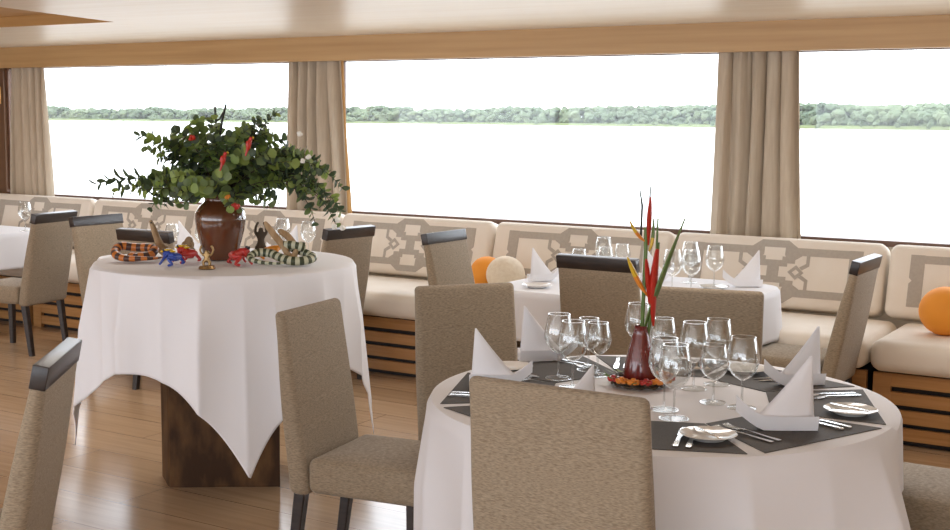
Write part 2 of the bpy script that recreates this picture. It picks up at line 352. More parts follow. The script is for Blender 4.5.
tag(fm.build('forest', 'forest', smooth=False), 'hazy green line of trees on the far river bank', 'forest', kind='stuff')
# ------------------------------------------------------------------ curtains
def curtain(name, xa, xb, xa2, xb2, label, nf, seed, ztop=2.22, zbot=0.88, y=7.51):
    r = random.Random(seed); N = nf*14; ph = r.uniform(0, 6); rings = []
    jit = [r.uniform(0.6, 1.25) for _ in range(nf+2)]
    for kz in range(29):
        t = kz/28; zz = ztop+(zbot-ztop)*t; row = []
        for i in range(N+1):
            u = i/N; w = u+0.012*math.sin(9*u+3*t+ph)*math.sin(PI*u)
            a = xa+(xa2-xa)*t; b = xb+(xb2-xb)*t; x = a+(b-a)*w
            amp = (0.020+0.020*min(1, t*3))*jit[min(int(u*nf), nf)]
            if t < 0.05: amp *= 0.6
            yy = y+amp*math.sin(2*PI*nf*u+ph+0.7*math.sin(2.2*t+seed+4*u))+0.006*math.sin(2*PI*nf*2.3*u+seed+2*t)
            row.append((x+0.010*math.cos(2*PI*nf*u+ph), yy, zz))
        rings.append(row)
    t_ = thing(name, label, 'curtain', (0, 0, 0))
    MB().loft(rings, cap0=False, cap1=False, close=False).build('drape', 'curtain', t_, solid=0.006)
    return t_, rings
c0, r0 = curtain('curtain', -9.52, -9.06, -9.52, -8.99, 'beige linen curtain at the far left end of the windows', 5, 2)
c1, r1 = curtain('curtain', -6.27, -5.78, -6.28, -5.72, 'beige linen curtain behind the leafy bouquet', 5, 5)
c2, r2 = curtain('curtain', -2.82, -2.32, -2.85, -2.26, 'beige linen curtain on the right, behind the table with the orange pillow bench', 5, 9)
c2['label'] = 'wide beige linen curtain on the right, above the bench behind the heliconia'
lr = [[(row[-1][0]-0.01+0.0*i, row[-1][1]+0.012, row[-1][2]), (row[-1][0]+0.012+0.06*max(0, k/28-0.55), row[-1][1]+0.02, row[-1][2])] for k, row in enumerate(r1) for i in (0,)]
MB().loft(lr, cap0=False, cap1=False, close=False).build('lining', 'lining', c1.children[0], solid=0.004)['label'] = 'amber lining at the curtain edge'
# ------------------------------------------------------------------ bench
PIT = 1.30
BX = -1.575; YB = 6.50
places_b = {-6: 'far left beside the small white table', -5: 'left, behind the chair with the pale back', -4: 'behind the round display table on its left', -3: 'behind the round display table on its right',
            -2: 'left of the two ball pillows', -1: 'behind the table with many glasses, left half', 0: 'behind the table with many glasses, under the right curtain', 1: 'at the right edge of the photo'}
def where(k): return places_b[k]
def bench_base(k):
    x1 = BX+PIT*k; x0 = x1-PIT; xc = (x0+x1)/2
    t = thing('bench_base', 'slatted wooden bench base '+where(k), 'bench', (xc, YB, 0), 0, 'bench bases under the windows')
    w = PIT-0.035
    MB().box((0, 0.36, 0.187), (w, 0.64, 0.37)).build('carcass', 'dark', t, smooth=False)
    s = MB()
    for sx in (-1, 1): s.box((sx*(w/2-0.045), 0.015, 0.187), (0.09, 0.03, 0.37))
    for z0, z1 in ((0.305, 0.372), (0.212, 0.277), (0.118, 0.186), (0.030, 0.094)):
        s.box((0, 0.016, (z0+z1)/2), (w-0.18, 0.026, z1-z0))
    s.build('slat_front', 'bench_wood', t, smooth=False)
    return t
def seat_cushion(k):
    x1 = BX-0.01+PIT*k; x0 = x1-PIT; xc = (x0+x1)/2
    o = MB().pbox((0, 0, 0.085), (PIT-0.012, 0.76, 0.165), 0.07, 0.06, crown=0.012).build('seat_cushion', 'cushion')
    o.location = (xc, YB-0.05+0.38, 0.376)
    tag(o, 'cream bench seat cushion '+where(k), 'cushion', 'seat cushions of the bench')
def applique(mb_, w, h):
    """grey fret pattern lying on the cushion front; local x along the bench, y up, centred"""
    U = lambda u: u*w/2
    V = lambda v: (v-0.5)*h
    cnt = [0]
    def P(poly):
        for sx in (1, -1):
            pts = [(sx*U(a), V(b)) for a, b in poly]
            if sx < 0: pts.reverse()
            cnt[0] += 1; mb_.prism(pts, 0, 0.0022+0.00006*cnt[0])
    def both(poly):
        P(poly); P([(a, 1-b) for a, b in reversed(poly)])
    both([(0.0, 0.955), (0.0, 0.85), (0.10, 0.85), (0.18, 0.745), (0.80, 0.745), (0.80, 0.855), (0.215, 0.855), (0.125, 0.955)][::-1])   # bands with the raised centre
    P([(0.69, 0.14), (0.81, 0.14), (0.81, 0.46), (0.785, 0.5), (0.81, 0.54), (0.81, 0.86), (0.69, 0.86)])                         # side bands
    both([(0.10, 0.86), (0.10, 0.74), (0.16, 0.64), (0.26, 0.74), (0.18, 0.86)][::-1])
    both([(0.0, 0.665), (0.0, 0.575), (0.13, 0.575), (0.13, 0.625), (0.20, 0.625), (0.20, 0.72), (0.08, 0.72), (0.08, 0.665)][::-1])
    P([(0.0, 0.4), (0.055, 0.4), (0.055, 0.6), (0.0, 0.6)])
    both([(0.335, 0.76), (0.335, 0.60), (0.27, 0.535), (0.245, 0.575), (0.305, 0.63), (0.305, 0.76)])     # uprights bending to the diamonds
    dc, dx, dy = 0.215, 0.075, 0.105
    for a in range(4):                                                                                # diamond ring
        q_ = [(1, 0), (0, 1), (-1, 0), (0, -1)]; A, B = q_[a], q_[(a+1) % 4]
        P([(dc+A[0]*dx, .5+A[1]*dy), (dc+B[0]*dx, .5+B[1]*dy), (dc+B[0]*dx*.45, .5+B[1]*dy*.45), (dc+A[0]*dx*.45, .5+A[1]*dy*.45)])
def back_cushion(k):
    x1 = -1.685+PIT*k; x0 = x1-PIT; xc = (x0+x1)/2; w = PIT-0.02; h = 0.42
    t = thing('back_cushion', 'cream fret-patterned back cushion '+where(k), 'cushion', (xc, 7.14, 0.548), 0, 'back cushions of the bench')
    mx = TR(0, 0.085, h/2-0.005, 0, PI/2-0.30)          # leans back; local z -> toward the room
    mx = Matrix.Translation((0, 0.13, h/2-0.005)) @ Matrix.Rotation(PI/2-0.28, 4, 'X')
    MB().pbox((0, 0, 0), (w, h, 0.16), 0.05, 0.04).build('pad', 'cushion', t); pad = t.children[0]; pad.matrix_local = mx
    a = MB(); applique(a, w, h*0.98); ao = a.build('applique', 'applique', pad, smooth=False); ao.matrix_local = Matrix.Translation((0, 0, 0.0802))
    ao['label'] = 'grey fret pattern'
for k in range(-6, 2):
    bench_base(k); seat_cushion(k); back_cushion(k)
# ------------------------------------------------------------------ ball pillows
def ball_pillow(x, y, r, m, label):
    o = MB().ball((0, 0, r*0.93), r, sc=(1, 1, 0.95), n=16).build('ball_pillow', m); o.location = (x, y, 0.553); tag(o, label, 'pillow', None)
ball_pillow(-4.172, 6.97, 0.112, 'fruit', 'round orange ball pillow on the bench beside the cream one')
ball_pillow(-3.968, 6.86, 0.125, 'cream', 'round cream ball pillow on the bench beside the orange one')
ball_pillow(-1.27, 6.78, 0.135, 'fruit', 'round orange ball pillow at the right edge of the photo')
# ------------------------------------------------------------------ dining chairs
def back_ring(z, yf, yr, w, ins=0.0, r=0.025):
    d = yf-yr; return rrect(w-2*ins, max(d-2*ins, 0.006), r, 0, (yf+yr)/2, z, 4)
def make_chair(rail):
    t = thing('dining_chair', '', 'chair', (0, 0, 0))
    w = 0.43 if rail else 0.46
    MB().pbox((0, 0.035 if rail else 0.055, 0.4175), (w, 0.43 if rail else 0.47, 0.125), 0.03, 0.03, crown=0.012).build('seat', 'linen', t)
    zt = 0.925 if rail else 0.98
    def prof(z):
        u = max(0, (z-0.30)/0.68)
        yf = -0.175-(0.15 if rail else 0.095)*u**1.25; th = 0.085-0.040*u-0.006*math.cos(6*u)
        return yf, yf-th
    R = []
    for k in range(4):
        a = PI/2*k/3; z = 0.345+0.02*(1-math.cos(a)); R.append(back_ring(z, *prof(z), w, 0.02*(1-math.sin(a))))
    for k in range(1, 14):
        z = 0.365+(zt-0.018-0.365)*k/14; R.append(back_ring(z, *prof(z), w+0.004*math.sin(PI*k/14)))
    e = 0.018 if not rail else 0.004
    for k in range(4):
        a = PI/2*k/3; z = zt-e+e*math.sin(a); R.append(back_ring(z, *prof(z), w, e*(1-math.cos(a))))
    MB().loft(R).build('backrest', 'linen', t)
    if rail:
        yf, yr = prof(0.95); mx = Matrix.Translation((0, (yf+yr)/2, 0.953)) @ Matrix.Rotation(0.2, 4, 'X')
        MB().pbox((0, 0, 0), (w+0.001, yf-yr+0.002, 0.066), 0.003, 0.003, 0, mx, 2).build('top_rail', 'espresso', t)['label'] = 'dark wooden top rail'
    for sx in (-1, 1):
        for fy in (1, -1):
            y0 = 0.215 if fy > 0 else -0.215; y1 = y0 if fy > 0 else y0-0.05
            rr = [rrect(s_, s_, 0.004, sx*(w/2-0.035), y, z, 1) for s_, y, z in ((0.034, y1, 0.0), (0.044, y0, 0.37))]
            MB().loft(rr).build('leg', 'espresso', t)
    return t
protoP = protoR = None
def chair(mx_, my_, dx, dy, label, rail, off=0.27, sc=(1, 1, 1)):
    global protoP, protoR
    L = math.hypot(dx, dy); dx /= L; dy /= L
    loc = (mx_+dx*off, my_+dy*off, 0); rz = math.atan2(dy, dx)-PI/2
    grp = 'railed dining chairs' if rail else 'plain dining chairs around the near table'
    p = protoR if rail else protoP
    if p is None:
        p = make_chair(rail); p.location = loc; p.rotation_euler = (0, 0, rz); p['label'] = label; p['group'] = grp; p.scale = sc
        if rail: protoR = p
        else: protoP = p
        return p
    o = dup(p, loc, rz, label, grp); o.scale = sc; return o
chair(-1.375, 2.645, 0, 1, 'taupe linen chair seen from behind in front of the near round table', False, 0.27, (1.06, 1, 1.022))
chair(-2.79, 3.46, 1, 0.15, 'taupe linen chair in full side view left of the near table', False, 0.27, (0.9, 1, 1))
chair(-2.64, 4.25, 0.8, -0.6, 'taupe linen chair facing the camera behind the standing napkins at the table\'s left', False, 0.27, (0.93, 1, 1))
chair(-1.795, 4.69, 0.21, -0.98, 'taupe linen chair without rail tucked behind the heliconia vase', False)
chair(-0.40, 4.16, -1, 0.02, 'taupe linen chair whose seat shows at the bottom right edge', False)
chair(-2.66, 5.46, 0, 1, 'chair with wide dark top rail seen from behind at the glass-filled far table', True, 0.37)
chair(-4.00, 6.23, 1, 0.0, 'chair with shiny lit rail beside the orange ball pillow', True, 0.31)
chair(-1.555, 6.25, -1, 0, 'chair with dark rail in profile before the right bench seats', True, 0.34)
chair(-4.65, 6.12, -1, 0.1, 'chair with dark rail just right of the draped display table', True, 0.34)
chair(-6.53, 5.83, 1, 0.0, 'pale chair with grey lit rail just left of the draped display table', True, 0.31)
chair(-5.47, 5.19, 0, 1, 'chair with dark rail behind the orange striped snake', True, 0.37)
chair(-7.0, 5.85, -0.98, -0.18, 'chair seen from behind pulled up to the white table at far left', True, 0.34)
chair(-2.785, 2.325, -0.79, -0.61, 'chair cut by the lower left corner with a worn dark rail', True, 0.34)
# ------------------------------------------------------------------ tablecloths
def cloth(name, cx, cy, z, Rf, drop, label, group=None, flare=0.05, folds=((9, 0.02, 0.4), (15, 0.008, 2.0)), N=400, T=26, cornerflare=None, center_crease=True):
    rows = []
    for f_ in (0.02, 0.3, 0.6, 0.85, 0.97):
        rows.append([(Rf(a)*f_*math.cos(a), Rf(a)*f_*math.sin(a), z) for a in [2*PI*i/N for i in range(N)]])
    for k in range(T+1):
        t = k/T; row = []
        for i in range(N):
            a = 2*PI*i/N; D = drop(a); s = D*t
            e = min(1, s/0.02); rr = Rf(a)+0.004+0.012*math.sin(e*PI/2); zz = z-0.012*(1-math.cos(e*PI/2))-max(0, s-0.012)
            g = min(1, s/0.26)**0.9
            rr += flare*s
            for n_, am, ph in folds:
                q0 = n_*a+ph+0.7*math.sin(3*a+ph)+0.6*math.sin(2*a+2*ph); rr += am*g*1.9*(0.80-abs(math.sin(q0/2))**0.75)
            if cornerflare: rr += cornerflare(a, s)
            row.append((rr*math.cos(a), rr*math.sin(a), zz))
        rows.append(row)
    o = MB().loft(rows, cap0=True, cap1=False).build(name, 'cloth', solid=0.003)
    o.location = (cx, cy, 0); tag(o, label, 'tablecloth', group); return o
def circ(R): return lambda a: R
def rrf(hx, hy, p=6): return lambda a: (abs(math.cos(a)/hx)**p+abs(math.sin(a)/hy)**p)**(-1/p)
def adiff(a, b): return abs((a-b+PI) % (2*PI)-PI)
def square_drop(corners, R, half):
    cs = sorted(c % (2*PI) for c in corners)
    def f(a):
        a %= 2*PI
        for i in range(4):
            c = cs[i]; d = cs[(i+1) % 4]
            span = (d-c) % (2*PI); off = (a-c) % (2*PI)
            if off <= span:
                s = abs(2*off/span-1); return half/math.cos(s*PI/4)-R
        return half-R
    return f
def table(label, cx, cy, z, rt_, cloth_z, rect=None, rb=0.22):
    t = thing('round_table' if not rect else 'dining_table', label, 'table', (cx, cy, 0))
    m = MB()
    if rect: m.pbox((0, 0, z-0.02), (rect[0], rect[1], 0.035), 0.12, 0.005)
    else: m.lathe([(0.001, z-0.04), (rt_, z-0.04), (rt_, z-0.003), (0.001, z-0.003)], 48)
    m.build('tabletop', 'espresso', t)
    MB().lathe([(0.05, 0.03), (0.05, z-0.04)], 20).build('pedestal', 'espresso', t)
    MB().lathe([(0.001, 0), (rb, 0), (rb, 0.015), (0.06, 0.035), (0.001, 0.035)], 32).build('base', 'espresso', t)
NC = Vector((-1.55, 3.67)); NR = 0.735; NZ = 0.76
table('round dining table under the near white cloth', NC.x, NC.y, NZ-0.004, NR-0.012, 0)
def near_drop(a):
    d = 0.60
    for c, wd in ((math.radians(104), 0.62), (math.radians(150), 0.62)):
        d = min(d, 0.235+0.365*min(1, max(0, adiff(a, c)-wd*0.75)/0.35))
    for c, wd in ((math.radians(27), 0.42),):
        d = min(d, 0.235+0.365*min(1, max(0, adiff(a, c)-wd*0.75)/0.3))
    return d
cloth('tablecloth', NC.x, NC.y, NZ, circ(NR-0.01), near_drop, 'white cloth over the near round table laid with many glasses', None, 0.015, ((8, 0.034, 1.0), (17, 0.009, 2.0), (4, 0.010, 0.3)), cornerflare=lambda a, s: s*0.20*math.exp(-(adiff(a, math.radians(-22))/0.5)**2)-s*0.05*math.exp(-(adiff(a, math.radians(190))/0.4)**2))
# far tables by the bench
DC = Vector((-2.74, 6.16)); CC = Vector((-5.53, 5.93)); EC = Vector((-8.62, 6.12))
for c, lab, lab2 in ((DC, 'dining table by the bench on the right', 'white cloth on the glass-filled table by the right bench'), (CC, 'dining table hidden behind the draped display table', 'white cloth on the table behind the display table'), (EC, 'dining table at the far left by the bench', 'white cloth on the table at the far left edge')):
    table(lab, c.x, c.y, NZ-0.004, 0.5, 0, (1.28, 1.02))
    dr = (lambda a: 0.26) if c is not EC else (lambda a: 0.27+0.34*max(0, 1-adiff(a, math.radians(-22))/0.3))
    cloth('tablecloth', c.x, c.y, NZ, rrf(0.66, 0.53), dr, lab2, None, 0.06, ((8, 0.012, 1.0), (14, 0.006, 2.0)), 240, 14)
# display table
BC = Vector((-3.752, 4.05)); BR = 0.548; BZ = 1.02
bt = thing('display_table', 'tall round display table on a dark carved tree trunk base', 'table', (BC.x, BC.y, 0))
MB().lathe([(0.001, BZ-0.045), (BR-0.012, BZ-0.045), (BR-0.012, BZ-0.006), (0.001, BZ-0.006)], 48).build('tabletop', 'trunk', bt)
A, B, D_ = Vector((-3.985, 3.925)), Vector((-3.585, 4.205)), Vector((-4.12, 4.02))
quad = [A, B, B+(D_-A)*1.25, D_+(D_-A)*0.25]
rings = []
for k in range(9):
    z = (BZ-0.047)*k/8; row = []
    for i in range(4):
        p, q_ = quad[i], quad[(i+1) % 4]
        for j in range(8):
            v = p.lerp(q_, (j+0.04)/8.0); n_ = noise.noise(Vector((v.x*9, v.y*9, z*4)))*0.008
            if j in (0,): n_ *= 0.3
            d = (v-(quad[0]+quad[2])/2).normalized(); v = v+d*n_; row.append((v.x-BC.x, v.y-BC.y, z))
    rings.append(row)
MB().loft(rings).build('trunk_base', 'trunk', bt)
corn = [math.radians(a) for a in (-40, -136, 128, 42)]
bd = square_drop(corn, BR, BR+0.40)
def bcf(a, s):
    m = min(adiff(a, c) for c in corn); w = math.exp(-(m/0.30)**2)
    w *= 1.0 if adiff(a, corn[0]) < 0.7 else 0.9
    return s*0.10*w-0.05*s*math.exp(-((m-0.62)/0.25)**2)
cloth('tablecloth', BC.x, BC.y, BZ, circ(BR), bd, 'white pointed square cloth over the tall display table', None, 0.03, ((12, 0.026, 0.4), (21, 0.008, 2.0), (5, 0.008, 1.0)), 480, 36, bcf)
# ------------------------------------------------------------------ tableware
def place(root, x, y, z, rz, label, group):
    return dup(root, (x, y, z), rz, label, group)
def wine_glass(h, rb, kind):
    t = thing('wine_glass', '', 'glass', (0, 0, 0))
    hb = h*0.50
    hb = h*0.39
    bowl = [(rb*r_/44, hb+(h-hb)*u) for u, r_ in ((0, 4), (0.03, 11), (0.08, 20), (0.16, 30), (0.27, 38), (0.38, 42.5), (0.46, 44), (0.57, 43), (0.70, 40.5), (0.85, 36.5), (1.0, 32.5))]
    inner = [(max(r-0.0014, 0.002), z+0.0016*(0 if i == len(bowl)-1 else 1)) for i, (r, z) in enumerate(bowl)]
    MB().lathe(bowl+[(bowl[-1][0]-0.0005, h+0.0012)]+inner[::-1], 28).build('bowl', 'glass', t)
    ring = lambda r, z, a: [(r+a*math.cos(2*PI*i/6), z+a*math.sin(2*PI*i/6)) for i in range(7)]
    MB().lathe(ring(bowl[-1][0]-0.0005, h+0.0008, 0.0013), 28).build('rim', 'rim', t)
    MB().lathe([(0.0042, hb-0.002), (0.0036, hb*0.6), (0.0042, 0.02), (0.007, 0.008)], 12).build('stem', 'stemg', t)
    MB().lathe([(0.007, 0.009), (0.015, 0.005), (rb*0.86, 0.0022), (rb*0.87, 0.0008), (0.001, 0.0006)], 28).lathe(ring(rb*0.86, 0.0016, 0.0011), 28, 1).build('foot', ['foot', 'rim'], t)
    return t
G_tall = wine_glass(0.222, 0.0505, 'tall'); G_short = wine_glass(0.185, 0.0465, 'short')
glass_list = [(-1.95, 3.74, 't', 'tall stemmed glass leftmost on the near table, behind the standing napkin'),
 (-1.93, 3.93, 's', 'short stemmed glass behind the leftmost tall glass of the near table'),
 (-1.84, 3.63, 't', 'tall glass just above the front chair back on the near table'),
 (-1.86, 3.86, 's', 'short glass right of the tall glass above the front chair back'),
 (-1.83, 4.13, 't', 'tall glass directly behind the maroon vase, on its left'),
 (-1.71, 4.08, 's', 'shorter glass half hidden behind the maroon vase'),
 (-1.46, 3.50, 't', 'tall glass right of the maroon vase, behind the nearest glass'),
 (-1.39, 3.41, 't', 'nearest tall glass on the near table, right of the vase'),
 (-1.50, 3.84, 't', 'tall glass behind the middle of the right glass cluster'),
 (-1.46, 3.95, 't', 'rearmost tall glass of the right cluster on the near table'),
 (-1.37, 3.68, 's', 'shorter glass in front of the rearmost glass of the right cluster'),
 (-1.27, 3.66, 't', 'rightmost tall glass on the near table, left of the large napkin')]
used = {'t': False, 's': False}
def put_glass(x, y, k, label, group, z=None):
    p = G_tall if k == 't' else G_short; z = NZ+0.003 if z is None else z
    if not used[k]:
        used[k] = True; p.location = (x, y, z); p['label'] = label; p['group'] = group
    else: dup(p, (x, y, z), rnd.uniform(0, 6), label, group)
for x, y, k, l in glass_list: put_glass(x, y, k, l, 'glasses on the near table')
for x, y, k, l in [(-3.06, 6.09, 's', 'leftmost glass above the dark rail on the right bench table'), (-3.09, 6.46, 't', 'tall glass behind the dark rail, rear one of its trio'),
 (-2.99, 6.28, 's', 'front glass of the trio above the dark rail'), (-2.99, 6.50, 's', 'right glass of the trio above the dark rail'),
 (-2.48, 6.01, 't', 'left glass of the cluster right of the heliconia on the far table'), (-2.57, 6.48, 't', 'rear glass of the cluster right of the heliconia on the far table'),
 (-2.40, 6.07, 't', 'front glass of the cluster right of the heliconia on the far table'), (-2.38, 6.35, 't', 'lone tall glass beside the far table\'s right napkin')]:
    put_glass(x, y, k, l, 'glasses on the right bench table')
for x, y, k, l in [(-5.98, 5.95, 's', 'glass above the dark rail behind the blue frog'), (-5.80, 6.04, 's', 'glass just left of the brown urn on the rear table'),
 (-5.40, 6.38, 't', 'glass in front of the napkin right of the brown urn'), (-5.12, 6.3, 't', 'glass on the rear table beside the driftwood')]:
    put_glass(x, y, k, l, 'glasses on the table behind the display table')
for x, y, k, l in [(-8.42, 5.98, 't', 'tall glass at the far left edge of the photo'), (-8.33, 6.16, 's', 'short glass beside the tall one on the far left table'), (-8.02, 6.42, 't', 'glass behind the chair back on the far left table')]:
    put_glass(x, y, k, l, 'glasses on the far left table')
# napkins folded like little sailboats
def napkin_mesh(h, w, lean=0.0):
    n = thing('napkin', '', 'napkin', (0, 0, 0))
    hull = MB(); R = []
    for i in range(13):
        u = i/12; x = -w*0.55+w*u; tip = max(0, 1-u*3.0); wd = 0.034*math.sin(min(1, u*1.5+0.03)*PI/2); z1 = 0.042+0.055*tip**1.5
        z0 = 0.0+0.050*tip**1.3
        R.append([(x, -wd*0.75, z0), (x, -wd, z1), (x, -wd*0.35, z1-0.006), (x, 0, z1-0.016-0.5*(z1-z0)*0.3), (x, wd*0.35, z1-0.006), (x, wd, z1), (x, wd*0.75, z0)])
    hull.loft(R).build('cuff', 'napkin', n)
    s = MB(); rows = []
    for side in (-1, 1):
        rows = []
        for k in range(11):
            t = k/10; z = 0.02+(h-0.02)*t; xr = w*0.43-0.012*t; xl = -w*0.36+(xr+w*0.36-0.004)*t**0.92
            row = []
            for j in range(9):
                f_ = j/8; x = xl+(xr-xl)*f_; y = side*(0.018*(1-t)*math.sin(PI*min(1, f_+0.02))+0.0022)+lean*t
                row.append((x, y, z))
            rows.append(row)
        s.loft(rows, cap0=False, cap1=False, close=False)
    s.build('sail', 'napkin', n, solid=0.002)
    return n
NP = napkin_mesh(0.205, 0.225); first_n = [True]
NPm = napkin_mesh(0.205, 0.225)
def put_napkin(x, y, rz, label, group, s=1.0, z=NZ+0.006):
    if first_n[0]:
        first_n[0] = False; NP.location = (x, y, z); NP.rotation_euler = (0, 0, rz); NP['label'] = label; NP['group'] = group; NP.scale = (s, s, s); return NP
    o = dup(NP, (x, y, z), rz, label, group); o.scale = (s, s, s); return o
for ch in list(NPm.children): bpy.data.objects.remove(ch)
bpy.data.objects.remove(NPm)
VR = math.atan2(math.sin(YAW), math.cos(YAW))      # heading of the picture plane
put_napkin(-1.085, 3.455, YAW+0.05, 'large white napkin folded like a sailboat at the right of the near table', 'napkins on the near table', 1.03)
put_napkin(-1.235, 4.09, YAW+0.25, 'white napkin whose peak shows behind the large sailboat napkin', 'napkins on the near table', 0.95)
put_napkin(-2.06, 3.52, YAW+PI-0.1, 'white pointed napkin leftmost on the near table', 'napkins on the near table', 0.92)
put_napkin(-2.14, 4.00, YAW+PI+0.15, 'white pointed napkin left of the leftmost tall glass', 'napkins on the near table', 0.98)
put_napkin(-1.67, 3.30, YAW, 'white napkin tip rising above the front chair back', 'napkins on the near table', 0.72)
put_napkin(-1.78, 4.22, YAW+PI+0.5, 'white napkin behind the maroon vase before the chair without rail', 'napkins on the near table', 0.8)
put_napkin(-3.26, 6.06, YAW+PI+0.5, 'white napkin beside the dark rail on the right bench table', 'napkins on the right bench table', 0.9)
put_napkin(-2.26, 6.48, YAW+0.1, 'white sailboat napkin at the right end of the far table', 'napkins on the right bench table', 0.95)
put_napkin(-2.76, 6.45, YAW+PI+0.4, 'white napkin behind the heliconia on the far table', 'napkins on the right bench table', 0.95)
put_napkin(-5.98, 6.12, YAW+PI, 'white napkin above the blue frog on the rear table', 'napkins on the table behind the display table', 0.95)
put_napkin(-5.25, 6.22, YAW+0.3, 'white napkin right of the brown urn on the rear table', 'napkins on the table behind the display table', 0.95)
# placemats: eight wedge mats round the near table
mm = MB(); i_, o_ = 0.345, 0.665; hi, ho = i_*math.tan(PI/8)-0.003, o_*math.tan(PI/8)-0.028
mm.prism([(i_, -hi), (o_, -ho), (o_, ho), (i_, hi)], 0.0, 0.0022)
mat_where = ['under the large sailboat napkin', 'behind the large sailboat napkin', 'before the chair tucked behind the vase, right half', 'before the chair tucked behind the vase, left half', 'under the napkin left of the leftmost tall glass', 'at the left rim by the left chair', 'behind the front chair back', 'at the front right of the front chair back with forks on it']
mat0 = None
for k in range(8):
    a = math.radians(-23+45*k)
    if mat0 is None: mat0 = mm.build('placemat', 'mat', smooth=False); o = mat0
    else: o = mat0.copy(); C.objects.link(o)
    o.location = (NC.x, NC.y, NZ+0.002); o.rotation_euler = (0, 0, a); tag(o, 'charcoal wedge placemat '+mat_where[k], 'placemat', 'placemats on the near table')
# plates and cutlery
def bread_plate():
    return MB().lathe([(0.001, 0.003), (0.045, 0.003), (0.048, 0.0), (0.05, 0.003), (0.078, 0.014), (0.080, 0.0155), (0.078, 0.0165), (0.05, 0.006), (0.001, 0.006)], 40).build('bread_plate', 'china')
pl0 = [None]
def put_plate(x, y, label, group, z=NZ+0.006):
    o = pl0[0].copy() if pl0[0] else bread_plate()
    if pl0[0]: C.objects.link(o)
    else: pl0[0] = o
    o.location = (x, y, z); tag(o, label, 'plate', group)
def fork_mesh():
    m = MB(); n = 10
    R = [[(-w_/2, y, z-0.0012), (w_/2, y, z-0.0012), (w_/2, y, z+0.0012), (-w_/2, y, z+0.0012)] for y, w_, z in ((-0.10, 0.013, 0.003), (-0.095, 0.016, 0.003), (-0.05, 0.010, 0.004), (0.02, 0.006, 0.007), (0.035, 0.010, 0.006), (0.045, 0.022, 0.004), (0.060, 0.024, 0.003))]
    m.loft(R)
    for k in range(4):
        x = -0.0102+0.0068*k
        m.loft([[(x-0.0018, y, z-0.0010), (x+0.0018, y, z-0.0010), (x+0.0018, y, z+0.0010), (x-0.0018, y, z+0.0010)] for y, z in ((0.059, 0.003), (0.085, 0.004), (0.105, 0.009))])
    return m.build('fork', 'steel')
def knife_mesh():
    m = MB()
    m.loft([[(-w_/2, y, z-t_/2), (w_/2, y, z-t_/2), (w_/2, y, z+t_/2), (-w_/2, y, z+t_/2)] for y, w_, t_, z in ((-0.115, 0.010, 0.003, 0.0035), (-0.11, 0.016, 0.006, 0.0035), (-0.02, 0.011, 0.006, 0.0035), (0.0, 0.012, 0.003, 0.003), (0.02, 0.019, 0.0015, 0.003), (0.09, 0.019, 0.0013, 0.003), (0.112, 0.008, 0.001, 0.003))])
    return m.build('knife', 'steel')
cut = {}
def put_cut(kind, x, y, rz, label, group, z=NZ+0.0045, s=1):
    if kind in cut: o = cut[kind].copy(); C.objects.link(o)
    else: o = (fork_mesh if kind == 'fork' else knife_mesh)(); cut[kind] = o
    o.location = (x, y, z); o.rotation_euler = (0, 0, rz); o.scale = (s, s, s); tag(o, label, kind, group)
sets = [(-23, 0.49, 'of the large sailboat napkin', True), (48, 0.52, 'of the setting behind the large sailboat napkin', True), (112, 0.5, 'before the chair behind the vase', False), (160, 0.53, 'by the napkin left of the leftmost glass', True), (200, 0.52, 'at the left rim near the left chair', False), (-74, 0.50, 'right beside the front chair back', False)]
for a_, r_, w_, pl in sets:
    a = math.radians(a_); c = NC+Vector((math.cos(a), math.sin(a)))*r_; inn = Vector((-math.cos(a), -math.sin(a))); lf = Vector((-inn.y, inn.x)); rz = math.atan2(inn.y, inn.x)-PI/2
    for k, off in enumerate((0.125, 0.16)):
        p = c+lf*off-inn*0.02; put_cut('fork', p.x, p.y, rz+0.05*k, ('inner' if k == 0 else 'outer')+' fork '+w_, 'forks on the near table')
    for k, off in enumerate((0.125, 0.16)):
        p = c-lf*off-inn*0.02; put_cut('knife', p.x, p.y, rz, ('inner' if k == 0 else 'outer')+' knife '+w_, 'knives on the near table')
put_plate(-1.215, 3.235, 'white bread plate in front of the large sailboat napkin', 'bread plates on the near table')
put_plate(-0.965, 3.765, 'white bread plate at the right rim of the near table', 'bread plates on the near table')
put_plate(-2.155, 3.77, 'white bread plate at the left rim of the near table', 'bread plates on the near table')
put_plate(-1.45, 4.20, 'white bread plate behind the right glass cluster', 'bread plates on the near table')
put_cut('knife', -1.22, 3.235, 0.9, 'butter knife lying on the front bread plate', 'butter knives', NZ+0.0215, 0.62)
put_cut('knife', -0.97, 3.77, 1.2, 'butter knife lying on the right bread plate', 'butter knives', NZ+0.0215, 0.62)
put_plate(-3.16, 5.80, 'white bread plate at the front left of the right bench table', 'plates on the right bench table', NZ+0.004)
put_plate(-2.36, 6.30, 'white bread plate before the far table\'s right napkin', 'plates on the right bench table', NZ+0.004)
put_plate(-8.12, 6.10, 'white plate on the far left table beside the chair', 'plates on the far left table', NZ+0.004)
